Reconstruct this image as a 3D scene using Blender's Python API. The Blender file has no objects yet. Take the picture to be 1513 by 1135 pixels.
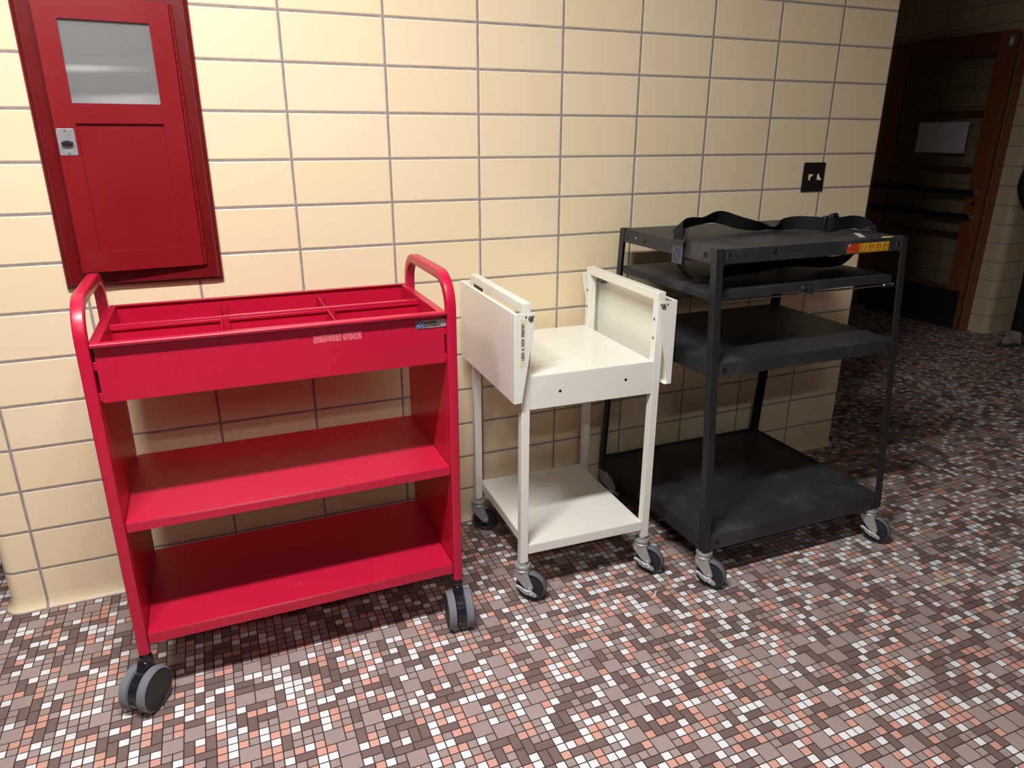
import bpy, bmesh, math, random
from mathutils import Vector, Matrix, Euler
random.seed(7)
SC = bpy.context.scene
COL = SC.collection
PI = math.pi

# ------------------------------------------------------------------ helpers
def lin(c):
    return tuple(((v/255)/12.92 if v/255 <= .04045 else ((v/255+.055)/1.055)**2.4) for v in c)

class G:
    """collects faces for ONE mesh object"""
    def __init__(s): s.v = []; s.f = []; s.m = []; s.mi = 0
    def add(s, vs, fs):
        b = len(s.v); s.v += [Vector(p) for p in vs]
        for f in fs: s.f.append([b+i for i in f]); s.m.append(s.mi)
        return s
    def box(s, x0, x1, y0, y1, z0, z1):
        return s.add([(x0,y0,z0),(x1,y0,z0),(x1,y1,z0),(x0,y1,z0),(x0,y0,z1),(x1,y0,z1),(x1,y1,z1),(x0,y1,z1)],
              [(0,3,2,1),(4,5,6,7),(0,1,5,4),(1,2,6,5),(2,3,7,6),(3,0,4,7)])
    def hexa(s, bot, top):
        """bot and top: 4 points each, counter-clockwise from above"""
        return s.add(list(bot)+list(top), [(0,3,2,1),(4,5,6,7),(0,1,5,4),(1,2,6,5),(2,3,7,6),(3,0,4,7)])
    def prism(s, poly, fn, d0, d1):
        n = len(poly)
        vs = [fn(a,b,d0) for a,b in poly]+[fn(a,b,d1) for a,b in poly]
        fs = [tuple(range(n-1,-1,-1)), tuple(range(n,2*n))]
        fs += [(i,(i+1)%n,n+(i+1)%n,n+i) for i in range(n)]
        return s.add(vs, fs)
    def lathe(s, prof, o=(0,0,0), ax=(0,0,1), n=32, closed=False):
        """prof: (radius, height along ax)"""
        ax = Vector(ax).normalized(); u = ax.orthogonal().normalized(); w = ax.cross(u); o = Vector(o)
        vs = []
        for r,h in prof:
            for i in range(n):
                t = 2*PI*i/n
                vs.append(o+ax*h+(u*math.cos(t)+w*math.sin(t))*r)
        fs = []; k = len(prof)
        for j in range(k-1 if not closed else k):
            a = j*n; b = ((j+1)%k)*n
            for i in range(n):
                fs.append((a+i, a+(i+1)%n, b+(i+1)%n, b+i))
        if not closed:
            fs.append(tuple(range(n-1,-1,-1))); fs.append(tuple((k-1)*n+i for i in range(n)))
        return s.add(vs, fs)
    def cyl(s, p0, p1, r, n=20, r1=None):
        p0 = Vector(p0); p1 = Vector(p1)
        return s.lathe([(r,0),(r if r1 is None else r1,(p1-p0).length)], p0, p1-p0, n)
    def sweep(s, rings, closed=False, cap=True):
        n = len(rings[0]); vs = [p for r in rings for p in r]; k = len(rings)
        fs = []
        for j in range(k if closed else k-1):
            a = j*n; b = ((j+1)%k)*n
            for i in range(n): fs.append((a+i, a+(i+1)%n, b+(i+1)%n, b+i))
        if cap and not closed:
            fs.append(tuple(range(n-1,-1,-1))); fs.append(tuple((k-1)*n+i for i in range(n)))
        return s.add(vs, fs)

def children_offset(parent):
    o = Vector((0,0,0))
    while parent is not None:
        o += parent.location; parent = parent.parent
    return o

def build(g, name, mat, parent=None, world=True, smooth=None, bevel=0, kind=None, label=None, seg=2, fix=True):
    off = children_offset(parent) if (parent is not None and world) else Vector((0,0,0))
    me = bpy.data.meshes.new(name)
    me.from_pydata([tuple(p-off) for p in g.v], [], g.f)
    mats = mat if isinstance(mat, (list,tuple)) else [mat]
    for m in mats: me.materials.append(m)
    if len(mats) > 1: me.polygons.foreach_set('material_index', g.m)
    if fix:
        bm = bmesh.new(); bm.from_mesh(me)
        bmesh.ops.recalc_face_normals(bm, faces=bm.faces); bm.to_mesh(me); bm.free()
    if smooth is not None:
        me.polygons.foreach_set('use_smooth', [True]*len(me.polygons))
        me.set_sharp_from_angle(angle=math.radians(smooth))
    me.update()
    o = bpy.data.objects.new(name, me); COL.objects.link(o)
    if parent is not None: o.parent = parent
    if bevel:
        b = o.modifiers.new('bevel','BEVEL'); b.width = bevel; b.segments = seg; b.limit_method = 'ANGLE'; b.angle_limit = math.radians(40)
        if smooth is None:
            me.polygons.foreach_set('use_smooth', [True]*len(me.polygons)); me.set_sharp_from_angle(angle=math.radians(35))
    if kind: o['kind'] = kind
    if label: o['label'] = label
    return o

def thing(name, label, cat, loc, rz=0, group=None, kind=None):
    o = bpy.data.objects.new(name, None); COL.objects.link(o)
    o.empty_display_size = .1
    o.location = loc; o.rotation_euler = (0,0,rz)
    if label: o['label'] = label
    if cat: o['category'] = cat
    if group: o['group'] = group
    if kind: o['kind'] = kind
    return o

def tag(o, label, cat, group=None):
    o['label'] = label; o['category'] = cat
    if group: o['group'] = group
    return o

def copy_part(src, parent, loc, rz):
    c = src.copy(); COL.objects.link(c); c.parent = parent; c.location = loc; c.rotation_euler = (0,0,rz)
    for ch in list(src.children):
        d = ch.copy(); COL.objects.link(d); d.parent = c
    return c

def text_mesh(txt, size, name, mat, parent, M, align='LEFT', extrude=.0002, bold=0, sx=1.0, fit=None):
    cu = bpy.data.curves.new('t','FONT'); cu.body = txt; cu.size = size; cu.extrude = extrude; cu.align_x = align; cu.offset = bold
    cu.resolution_u = 3
    ob = bpy.data.objects.new('t', cu); COL.objects.link(ob)
    dg = bpy.context.evaluated_depsgraph_get()
    me = bpy.data.meshes.new_from_object(ob.evaluated_get(dg))
    bpy.data.objects.remove(ob); bpy.data.curves.remove(cu)
    me.materials.clear(); me.materials.append(mat); me.name = name
    if fit:
        xs = [v.co.x for v in me.vertices]; sx = fit/(max(xs)-min(xs))
    me.transform(Matrix.Diagonal((sx,1,1,1)))
    off = children_offset(parent) if parent is not None else Vector((0,0,0))
    me.transform(M); me.transform(Matrix.Translation(-off))
    o = bpy.data.objects.new(name, me); COL.objects.link(o)
    if parent is not None: o.parent = parent
    return o

def frame_matrix(o, x, y):
    x = Vector(x).normalized(); y = Vector(y).normalized(); z = x.cross(y)
    M = Matrix((x,y,z)).transposed().to_4x4(); M.translation = Vector(o); return M

# ------------------------------------------------------------------ materials
def new_mat(name):
    m = bpy.data.materials.new(name); m.use_nodes = True
    nt = m.node_tree; bs = nt.nodes['Principled BSDF']
    return m, nt, bs
def N(nt, t, **kw):
    n = nt.nodes.new(t)
    for k,v in kw.items(): setattr(n,k,v)
    return n
def paint(name, rgb, rough=.4, spec=.5, metal=0, var=.06, scale=9, wear=None, bump=0.0, rvar=.08, coat=0):
    """painted metal, plastic...: base colour with a little mottling in colour and gloss, optional worn specks"""
    m, nt, bs = new_mat(name)
    c = lin(rgb)
    tc = N(nt,'ShaderNodeTexCoord'); no = N(nt,'ShaderNodeTexNoise'); no.inputs['Scale'].default_value = scale; no.inputs['Detail'].default_value = 6
    nt.links.new(tc.outputs['Object'], no.inputs['Vector'])
    mx = N(nt,'ShaderNodeMix', data_type='RGBA')
    mx.inputs[6].default_value = (*[max(0,v*(1-var)) for v in c],1); mx.inputs[7].default_value = (*[min(1,v*(1+var)) for v in c],1)
    nt.links.new(no.outputs['Fac'], mx.inputs[0])
    col = mx.outputs[2]
    if wear:
        wrgb, thr, wscale, amt = wear
        n2 = N(nt,'ShaderNodeTexNoise'); n2.inputs['Scale'].default_value = wscale; n2.inputs['Detail'].default_value = 8; n2.inputs['Roughness'].default_value = .7
        nt.links.new(tc.outputs['Object'], n2.inputs['Vector'])
        mr = N(nt,'ShaderNodeMapRange'); mr.inputs[1].default_value = thr; mr.inputs[2].default_value = thr+.12; mr.inputs[4].default_value = amt
        nt.links.new(n2.outputs['Fac'], mr.inputs[0])
        m2 = N(nt,'ShaderNodeMix', data_type='RGBA'); m2.inputs[7].default_value = (*lin(wrgb),1)
        nt.links.new(mr.outputs[0], m2.inputs[0]); nt.links.new(col, m2.inputs[6]); col = m2.outputs[2]
    nt.links.new(col, bs.inputs['Base Color'])
    r = N(nt,'ShaderNodeMapRange'); r.inputs[3].default_value = max(.02,rough-rvar); r.inputs[4].default_value = min(1,rough+rvar)
    nt.links.new(no.outputs['Fac'], r.inputs[0]); nt.links.new(r.outputs[0], bs.inputs['Roughness'])
    bs.inputs['Specular IOR Level'].default_value = spec; bs.inputs['Metallic'].default_value = metal
    if coat: bs.inputs['Coat Weight'].default_value = coat; bs.inputs['Coat Roughness'].default_value = .15
    if bump:
        b = N(nt,'ShaderNodeBump'); b.inputs['Strength'].default_value = bump; b.inputs['Distance'].default_value = .001
        n3 = N(nt,'ShaderNodeTexNoise'); n3.inputs['Scale'].default_value = 220
        nt.links.new(tc.outputs['Object'], n3.inputs['Vector']); nt.links.new(n3.outputs['Fac'], b.inputs['Height']); nt.links.new(b.outputs[0], bs.inputs['Normal'])
    return m

TW, TH = .3048, .136627
def wall_tile_mat(name, axis, rgb_a=(238,218,181), rgb_b=(239,221,189), shift=0.0, left_fix=False, rough=.34):
    """glazed block tile in a stacked bond; axis is the world axis the courses run along (0 or 1)"""
    m, nt, bs = new_mat(name)
    ge = N(nt,'ShaderNodeNewGeometry'); sp = N(nt,'ShaderNodeSeparateXYZ'); nt.links.new(ge.outputs['Position'], sp.inputs[0])
    u = sp.outputs[axis]
    if left_fix:
        lt = N(nt,'ShaderNodeMath', operation='LESS_THAN'); lt.inputs[1].default_value = -1.05; nt.links.new(u, lt.inputs[0])
        ml = N(nt,'ShaderNodeMath', operation='MULTIPLY'); ml.inputs[1].default_value = .0247; nt.links.new(lt.outputs[0], ml.inputs[0])
        sb = N(nt,'ShaderNodeMath', operation='SUBTRACT'); nt.links.new(u, sb.inputs[0]); nt.links.new(ml.outputs[0], sb.inputs[1]); u = sb.outputs[0]
    ad = N(nt,'ShaderNodeMath', operation='ADD'); ad.inputs[1].default_value = 100*TW+shift; nt.links.new(u, ad.inputs[0])
    du = N(nt,'ShaderNodeMath', operation='DIVIDE'); du.inputs[1].default_value = TW; nt.links.new(ad.outputs[0], du.inputs[0])
    dz = N(nt,'ShaderNodeMath', operation='DIVIDE'); dz.inputs[1].default_value = TH; nt.links.new(sp.outputs[2], dz.inputs[0])
    az = N(nt,'ShaderNodeMath', operation='ADD'); az.inputs[1].default_value = 20; nt.links.new(dz.outputs[0], az.inputs[0])
    # a little waviness so the joints are not ruler-straight
    wn = N(nt,'ShaderNodeTexNoise'); wn.inputs['Scale'].default_value = 18; nt.links.new(ge.outputs['Position'], wn.inputs['Vector'])
    def edge(val, size, amt, thick=0.0):
        w = N(nt,'ShaderNodeMath', operation='MULTIPLY_ADD'); w.inputs[1].default_value = amt/size; nt.links.new(wn.outputs['Fac'], w.inputs[0]); nt.links.new(val, w.inputs[2])
        a2 = N(nt,'ShaderNodeMath', operation='SUBTRACT'); a2.inputs[1].default_value = .5*amt/size; nt.links.new(w.outputs[0], a2.inputs[0])
        fr = N(nt,'ShaderNodeMath', operation='FRACT'); nt.links.new(a2.outputs[0], fr.inputs[0])
        pp = N(nt,'ShaderNodeMath', operation='PINGPONG'); pp.inputs[1].default_value = .5; nt.links.new(fr.outputs[0], pp.inputs[0])
        mm = N(nt,'ShaderNodeMath', operation='MULTIPLY'); mm.inputs[1].default_value = size; nt.links.new(pp.outputs[0], mm.inputs[0])
        return mm.outputs[0]
    eu = edge(du.outputs[0], TW, .0016); ez = edge(az.outputs[0], TH, .0016)
    mn = N(nt,'ShaderNodeMath', operation='MINIMUM'); nt.links.new(eu, mn.inputs[0]); nt.links.new(ez, mn.inputs[1])
    grout = N(nt,'ShaderNodeMapRange'); grout.inputs[1].default_value = .0030; grout.inputs[2].default_value = .0036
    grout.inputs[3].default_value = 1; grout.inputs[4].default_value = 0; nt.links.new(mn.outputs[0], grout.inputs[0])
    # a hue of its own for every tile
    fu = N(nt,'ShaderNodeMath', operation='FLOOR'); nt.links.new(du.outputs[0], fu.inputs[0])
    fz = N(nt,'ShaderNodeMath', operation='FLOOR'); nt.links.new(az.outputs[0], fz.inputs[0])
    cb = N(nt,'ShaderNodeCombineXYZ'); nt.links.new(fu.outputs[0], cb.inputs[0]); nt.links.new(fz.outputs[0], cb.inputs[1])
    wh = N(nt,'ShaderNodeTexWhiteNoise', noise_dimensions='3D'); nt.links.new(cb.outputs[0], wh.inputs[0])
    tm = N(nt,'ShaderNodeMix', data_type='RGBA'); tm.inputs[6].default_value = (*lin(rgb_a),1); tm.inputs[7].default_value = (*lin(rgb_b),1)
    nt.links.new(wh.outputs['Value'], tm.inputs[0])
    sn = N(nt,'ShaderNodeTexNoise'); sn.inputs['Scale'].default_value = 95; sn.inputs['Detail'].default_value = 2; nt.links.new(ge.outputs['Position'], sn.inputs['Vector'])
    sr = N(nt,'ShaderNodeMapRange'); sr.inputs[1].default_value = .77; sr.inputs[2].default_value = .82; sr.inputs[4].default_value = .55; nt.links.new(sn.outputs['Fac'], sr.inputs[0])
    s2 = N(nt,'ShaderNodeMix', data_type='RGBA'); s2.inputs[7].default_value = (*lin((120,95,70)),1); nt.links.new(sr.outputs[0], s2.inputs[0]); nt.links.new(tm.outputs[2], s2.inputs[6])
    gn = N(nt,'ShaderNodeTexNoise'); gn.inputs['Scale'].default_value = 60; nt.links.new(ge.outputs['Position'], gn.inputs['Vector'])
    gc = N(nt,'ShaderNodeMix', data_type='RGBA'); gc.inputs[6].default_value = (*lin((122,110,108)),1); gc.inputs[7].default_value = (*lin((176,164,162)),1); nt.links.new(gn.outputs['Fac'], gc.inputs[0])
    fin = N(nt,'ShaderNodeMix', data_type='RGBA'); nt.links.new(grout.outputs[0], fin.inputs[0]); nt.links.new(s2.outputs[2], fin.inputs[6]); nt.links.new(gc.outputs[2], fin.inputs[7])
    nt.links.new(fin.outputs[2], bs.inputs['Base Color'])
    rr = N(nt,'ShaderNodeMapRange'); rr.inputs[3].default_value = rough; rr.inputs[4].default_value = .85; nt.links.new(grout.outputs[0], rr.inputs[0]); nt.links.new(rr.outputs[0], bs.inputs['Roughness'])
    hgt = N(nt,'ShaderNodeMapRange', interpolation_type='SMOOTHSTEP'); hgt.inputs[1].default_value = .0026; hgt.inputs[2].default_value = .0065; nt.links.new(mn.outputs[0], hgt.inputs[0])
    ln = N(nt,'ShaderNodeTexNoise'); ln.inputs['Scale'].default_value = 14; nt.links.new(ge.outputs['Position'], ln.inputs['Vector'])
    hm = N(nt,'ShaderNodeMath', operation='MULTIPLY_ADD'); hm.inputs[1].default_value = .12; nt.links.new(ln.outputs['Fac'], hm.inputs[0]); nt.links.new(hgt.outputs[0], hm.inputs[2])
    bp = N(nt,'ShaderNodeBump'); bp.inputs['Strength'].default_value = .8; bp.inputs['Distance'].default_value = .0022; nt.links.new(hm.outputs[0], bp.inputs['Height']); nt.links.new(bp.outputs[0], bs.inputs['Normal'])
    bs.inputs['Specular IOR Level'].default_value = .4
    return m

def mosaic_mat(name, rgb, speck, amt, rough=.5, isl=.06):
    m, nt, bs = new_mat(name)
    ge = N(nt,'ShaderNodeNewGeometry')
    no = N(nt,'ShaderNodeTexNoise'); no.inputs['Scale'].default_value = 520; no.inputs['Detail'].default_value = 2; nt.links.new(ge.outputs['Position'], no.inputs['Vector'])
    mr = N(nt,'ShaderNodeMapRange'); mr.inputs[1].default_value = .45; mr.inputs[2].default_value = .7; mr.inputs[4].default_value = amt; nt.links.new(no.outputs['Fac'], mr.inputs[0])
    mx = N(nt,'ShaderNodeMix', data_type='RGBA'); mx.inputs[6].default_value = (*lin(rgb),1); mx.inputs[7].default_value = (*lin(speck),1); nt.links.new(mr.outputs[0], mx.inputs[0])
    hs = N(nt,'ShaderNodeHueSaturation'); vr = N(nt,'ShaderNodeMapRange'); vr.inputs[3].default_value = 1-isl; vr.inputs[4].default_value = 1+isl
    nt.links.new(ge.outputs['Random Per Island'], vr.inputs[0]); nt.links.new(vr.outputs[0], hs.inputs['Value']); nt.links.new(mx.outputs[2], hs.inputs['Color'])
    dn = N(nt,'ShaderNodeTexNoise'); dn.inputs['Scale'].default_value = 5; dn.inputs['Detail'].default_value = 5; nt.links.new(ge.outputs['Position'], dn.inputs['Vector'])
    dr = N(nt,'ShaderNodeMapRange'); dr.inputs[1].default_value = .55; dr.inputs[2].default_value = .8; dr.inputs[4].default_value = .25; nt.links.new(dn.outputs['Fac'], dr.inputs[0])
    dm = N(nt,'ShaderNodeMix', data_type='RGBA'); dm.inputs[7].default_value = (*lin((120,98,88)),1); nt.links.new(dr.outputs[0], dm.inputs[0]); nt.links.new(hs.outputs[0], dm.inputs[6])
    nt.links.new(dm.outputs[2], bs.inputs['Base Color'])
    bs.inputs['Roughness'].default_value = rough; bs.inputs['Specular IOR Level'].default_value = .35
    return m

def glass_mat(name, rough=.03, tint=(1,1,1), refl=.06, haze=0):
    m, nt, bs = new_mat(name)
    nt.nodes.remove(bs); out = nt.nodes['Material Output']
    tr = N(nt,'ShaderNodeBsdfTransparent'); tr.inputs[0].default_value = (*tint,1)
    gl = N(nt,'ShaderNodeBsdfGlossy'); gl.inputs['Roughness'].default_value = rough
    fr = N(nt,'ShaderNodeFresnel'); fr.inputs[0].default_value = 1.5
    ad = N(nt,'ShaderNodeMath', operation='ADD'); ad.inputs[1].default_value = refl-.04; nt.links.new(fr.outputs[0], ad.inputs[0])
    mx = N(nt,'ShaderNodeMixShader'); nt.links.new(ad.outputs[0], mx.inputs[0]); nt.links.new(tr.outputs[0], mx.inputs[1]); nt.links.new(gl.outputs[0], mx.inputs[2])
    last = mx
    if haze:                                # pale diffuse mixed in, brightens the pane like a hazy reflection
        df = N(nt,'ShaderNodeBsdfDiffuse'); df.inputs[0].default_value = (.72,.72,.70,1)
        m2 = N(nt,'ShaderNodeMixShader'); m2.inputs[0].default_value = haze; nt.links.new(mx.outputs[0], m2.inputs[1]); nt.links.new(df.outputs[0], m2.inputs[2]); last = m2
    nt.links.new(last.outputs[0], out.inputs['Surface'])
    return m

def wood_mat(name, a, b, along='Z', rough=.4):
    m, nt, bs = new_mat(name)
    tc = N(nt,'ShaderNodeTexCoord'); mp = N(nt,'ShaderNodeMapping')
    mp.inputs['Scale'].default_value = {'Z':(30,30,1.5),'Y':(30,1.5,30),'X':(1.5,30,30)}[along]
    nt.links.new(tc.outputs['Object'], mp.inputs[0])
    no = N(nt,'ShaderNodeTexNoise'); no.inputs['Scale'].default_value = 2; no.inputs['Detail'].default_value = 6; nt.links.new(mp.outputs[0], no.inputs['Vector'])
    mx = N(nt,'ShaderNodeMix', data_type='RGBA'); mx.inputs[6].default_value = (*lin(a),1); mx.inputs[7].default_value = (*lin(b),1); nt.links.new(no.outputs['Fac'], mx.inputs[0])
    nt.links.new(mx.outputs[2], bs.inputs['Base Color']); bs.inputs['Roughness'].default_value = rough
    return m

M_TILE  = wall_tile_mat('glazed_wall_tile', 0, left_fix=True)
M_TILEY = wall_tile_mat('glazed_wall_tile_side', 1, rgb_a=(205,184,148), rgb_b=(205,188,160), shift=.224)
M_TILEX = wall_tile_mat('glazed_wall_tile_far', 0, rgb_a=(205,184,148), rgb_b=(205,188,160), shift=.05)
M_DIM = paint('dim_unseen_wall', (70,48,36), rough=.6, var=.15, scale=4)  # unseen walls, colour made dark to cut bounced light
M_PLASTER = paint('ceiling_plaster', (120,116,110), rough=.9, var=.03, scale=3)
M_FW = mosaic_mat('mosaic_white', (236,234,236), (205,202,206), .35, isl=.04)
M_FP = mosaic_mat('mosaic_salmon', (212,160,146), (196,142,130), .4)
M_FM = mosaic_mat('mosaic_mauve', (156,138,133), (206,190,188), .5)
M_FD = mosaic_mat('mosaic_brown', (116,97,93), (148,126,124), .4)
M_FB = mosaic_mat('mosaic_beige', (205,186,160), (220,205,180), .4)
M_CRK = paint('crack_dirt', (70,44,26), rough=.9, var=.2, scale=80)
CRK = [(1.9186,.1309),(1.9403,.1028),(1.9739,.0797),(2.006,.0480)]
M_FG = paint('mosaic_grout', (62,46,44), rough=.9, var=.2, scale=30)

M_RED  = paint('crimson_enamel', (184,18,57), rough=.33, spec=.5, var=.05, scale=5, wear=((225,90,110), .70, 26, .5))
M_REDS = paint('crimson_enamel_shelf', (188,20,60), rough=.38, spec=.5, var=.08, scale=4, wear=((220,110,125), .62, 9, .28))
M_WORN = paint('scraped_enamel', (190,34,66), rough=.7, var=.2, scale=160, wear=((236,150,158), .47, 330, .75))
M_CAB  = paint('dark_red_enamel', (132,18,29), rough=.3, spec=.5, var=.07, scale=6, wear=((190,90,90), .76, 40, .5))
M_CABF = paint('dark_red_enamel_dimmed', (106,12,22), rough=.3, spec=.5, var=.07, scale=6, wear=((190,90,90), .76, 40, .5))  # cabinet red again, darkened for the dark reflections on the frame
M_CREAM= paint('cream_enamel', (232,230,221), rough=.3, spec=.5, var=.02, scale=6, wear=((196,188,172), .72, 14, .4))
M_BLK  = paint('black_enamel', (35,35,39), rough=.42, spec=.45, var=.12, scale=14, wear=((96,96,100), .70, 30, .5), bump=.25)
M_BLKS = paint('black_enamel_shelf', (44,44,49), rough=.5, spec=.45, var=.16, scale=6, wear=((108,107,108), .52, 5, .2), bump=.25)
M_RUB  = paint('black_rubber', (34,35,40), rough=.55, var=.1, scale=40)
M_TREAD= paint('grey_tread', (96,97,104), rough=.75, var=.14, scale=120)
M_TREADR= paint('pale_grey_tread', (116,118,126), rough=.85, var=.22, scale=160)
M_GLOSSB= paint('black_glossy_plastic', (30,31,36), rough=.16, spec=.6, var=.05)
M_DISC = paint('charcoal_plastic', (44,44,47), rough=.5, var=.08, scale=30)
M_ZINC = paint('zinc_plate', (182,183,184), rough=.45, metal=.6, var=.16, scale=70)
M_STEEL= paint('brushed_steel', (196,196,200), rough=.36, metal=.8, var=.06, scale=60)
M_CHROME = paint('chrome', (214,214,220), rough=.14, metal=1, var=.02)
M_DARK = paint('dark_hole', (10,10,11), rough=.8, var=.1)
M_BOLT = paint('dull_bolt', (120,116,110), rough=.45, metal=.6, var=.1)
M_WEB  = paint('black_webbing', (22,22,26), rough=.85, spec=.3, var=.2, scale=200, bump=.6)
M_WEBG = paint('grey_stitched_webbing', (66,64,74), rough=.85, spec=.3, var=.15, scale=200, bump=.6)
M_STITCH = paint('grey_thread', (104,102,112), rough=.9, var=.1)
M_PLA  = paint('black_buckle_plastic', (26,26,29), rough=.35, var=.08)
M_WHITEIN = paint('white_interior', (236,236,236), rough=.5, var=.03)
M_GLASS = glass_mat('cabinet_glass', rough=.06, refl=.10, haze=.16)
M_GLASSD = glass_mat('door_glass', rough=.02, tint=(.93,.93,.93), refl=.05)
M_LOGOB= paint('logo_blue', (22,64,140), rough=.4, var=.05)
M_LOGOW= paint('logo_pale', (190,205,225), rough=.4, var=.02)
M_PLATE= paint('silver_label', (172,164,160), rough=.4, metal=.3, var=.05, scale=40)
M_INK  = paint('black_ink', (38,34,34), rough=.6, var=.1)
M_TAPE = paint('masking_tape', (222,212,186), rough=.65, var=.03)
M_ORANGE=paint('orange_label', (226,84,36), rough=.5, var=.08)
M_YELLOW=paint('yellow_label', (232,170,36), rough=.5, var=.08)
M_PALEY= paint('pale_yellow_label', (206,190,120), rough=.6, var=.08)
M_PALEW= paint('torn_white_label', (200,198,190), rough=.7, var=.08)
M_BRONZE=paint('dark_bronze_plate', (54,46,48), rough=.35, metal=.6, var=.1)
M_IVORY= paint('ivory_plastic', (226,216,190), rough=.4, var=.03)
M_WOOD = wood_mat('door_wood', (118,70,36), (148,92,50), 'Z')
M_WOODH= wood_mat('door_wood_rail', (100,58,30), (126,76,42), 'Y')
M_KICK = paint('black_kick_plate', (38,38,44), rough=.4, var=.1)
M_BAR  = paint('black_push_bar', (20,20,22), rough=.5, var=.1)
M_PAPER= paint('white_paper', (222,214,226), rough=.8, var=.02)
M_FAB  = paint('navy_black_fabric', (24,25,34), rough=.9, var=.15, scale=60)
M_FAB2 = paint('black_trousers', (20,20,28), rough=.9, var=.15, scale=60)
M_SKIN = paint('skin', (196,150,126), rough=.55, var=.05)
M_HAIR = paint('dark_hair', (40,30,24), rough=.6, var=.15, scale=80)
M_SHOE = paint('grey_suede', (150,138,132), rough=.85, var=.1, scale=40)
M_SOLE = paint('shoe_sole', (60,54,52), rough=.7, var=.1)
M_THREAD= paint('red_thread', (170,24,50), rough=.8, var=.05)

# ------------------------------------------------------------------ setting
XL, XR, YF, YB, ZC = -2.7, 6.4, -6.2, 2.7, 2.90
YM = -3.6        # the mosaic is laid tile by tile up to here
PX0, PX1 = -1.296, 2.120          # the tiled pier behind the carts
def floor():
    UX, UY = .0252, .0242
    nx = int((XR-XL)/UX); ny = int((YB-YM)/UY)
    used = bytearray(nx*ny); near = bytearray([9])*(nx*ny); v = []; f = []; mi = []
    g = .0016
    rnd = random.Random(11)
    for j in range(ny):
        y = YM+j*UY
        for i in range(nx):
            k = j*nx+i
            if used[k]: continue
            w = h = 1; r = rnd.random()
            fx = i+1 < nx and not used[k+1]; fy = j+1 < ny and not used[k+nx]
            if r < .055 and fx and fy and not used[k+nx+1]: w = h = 2; m = 2
            elif r < .155 and fx: w = 2; m = 3
            elif r < .205 and fy: h = 2; m = 3
            else:
                q = rnd.random()
                lw = near[k-1] == 0 if i else False; dw = near[k-nx] == 0 if j else False
                pw = .345-(.11 if lw else 0)-(.14 if dw else 0)
                m = 0 if q < pw else (1 if q < pw+.255 else 2)
            for b in range(h):
                for a in range(w): used[k+b*nx+a] = 1; near[k+b*nx+a] = m
            x = XL+i*UX
            if abs(x-1.585) < .026 and abs(y+1.035) < .035 and rnd.random() < .6: m = 4
            e = g
            b0 = len(v)
            v += [(x+e,y+e,0),(x+w*UX-e,y+e,0),(x+w*UX-e,y+h*UY-e,0),(x+e,y+h*UY-e,0)]
            f.append((b0,b0+1,b0+2,b0+3)); mi.append(m)
    b0 = len(v)
    v += [(XL,YF,-.0009),(XR,YF,-.0009),(XR,YB,-.0009),(XL,YB,-.0009)]; f.append((b0,b0+1,b0+2,b0+3)); mi.append(5)
    me = bpy.data.meshes.new('floor'); me.from_pydata(v,[],f)
    for m in (M_FW,M_FP,M_FM,M_FD,M_FB,M_FG): me.materials.append(m)
    me.polygons.foreach_set('material_index', mi); me.update()
    o = bpy.data.objects.new('floor', me); COL.objects.link(o); o['kind'] = 'structure'
floor()

def struct(g, name, mat, **kw): return build(g, name, mat, kind='structure', **kw)
g = G().box(XL,XR,YF,YB,ZC,ZC+.1); struct(g,'ceiling',M_PLASTER)
g = G().box(XL-.1,XL,YF,YB,0,ZC); struct(g,'wall_left',M_DIM)
g = G().box(XL,XR,YF-.1,YF,0,ZC); struct(g,'wall_front',M_DIM)
g = G().box(XR,XR+.1,YF,1.1,0,ZC); struct(g,'wall_right',M_TILEY)
g = G().box(XL,4.8,YB,YB+.1,0,ZC); struct(g,'wall_rear',M_TILEX)

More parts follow.
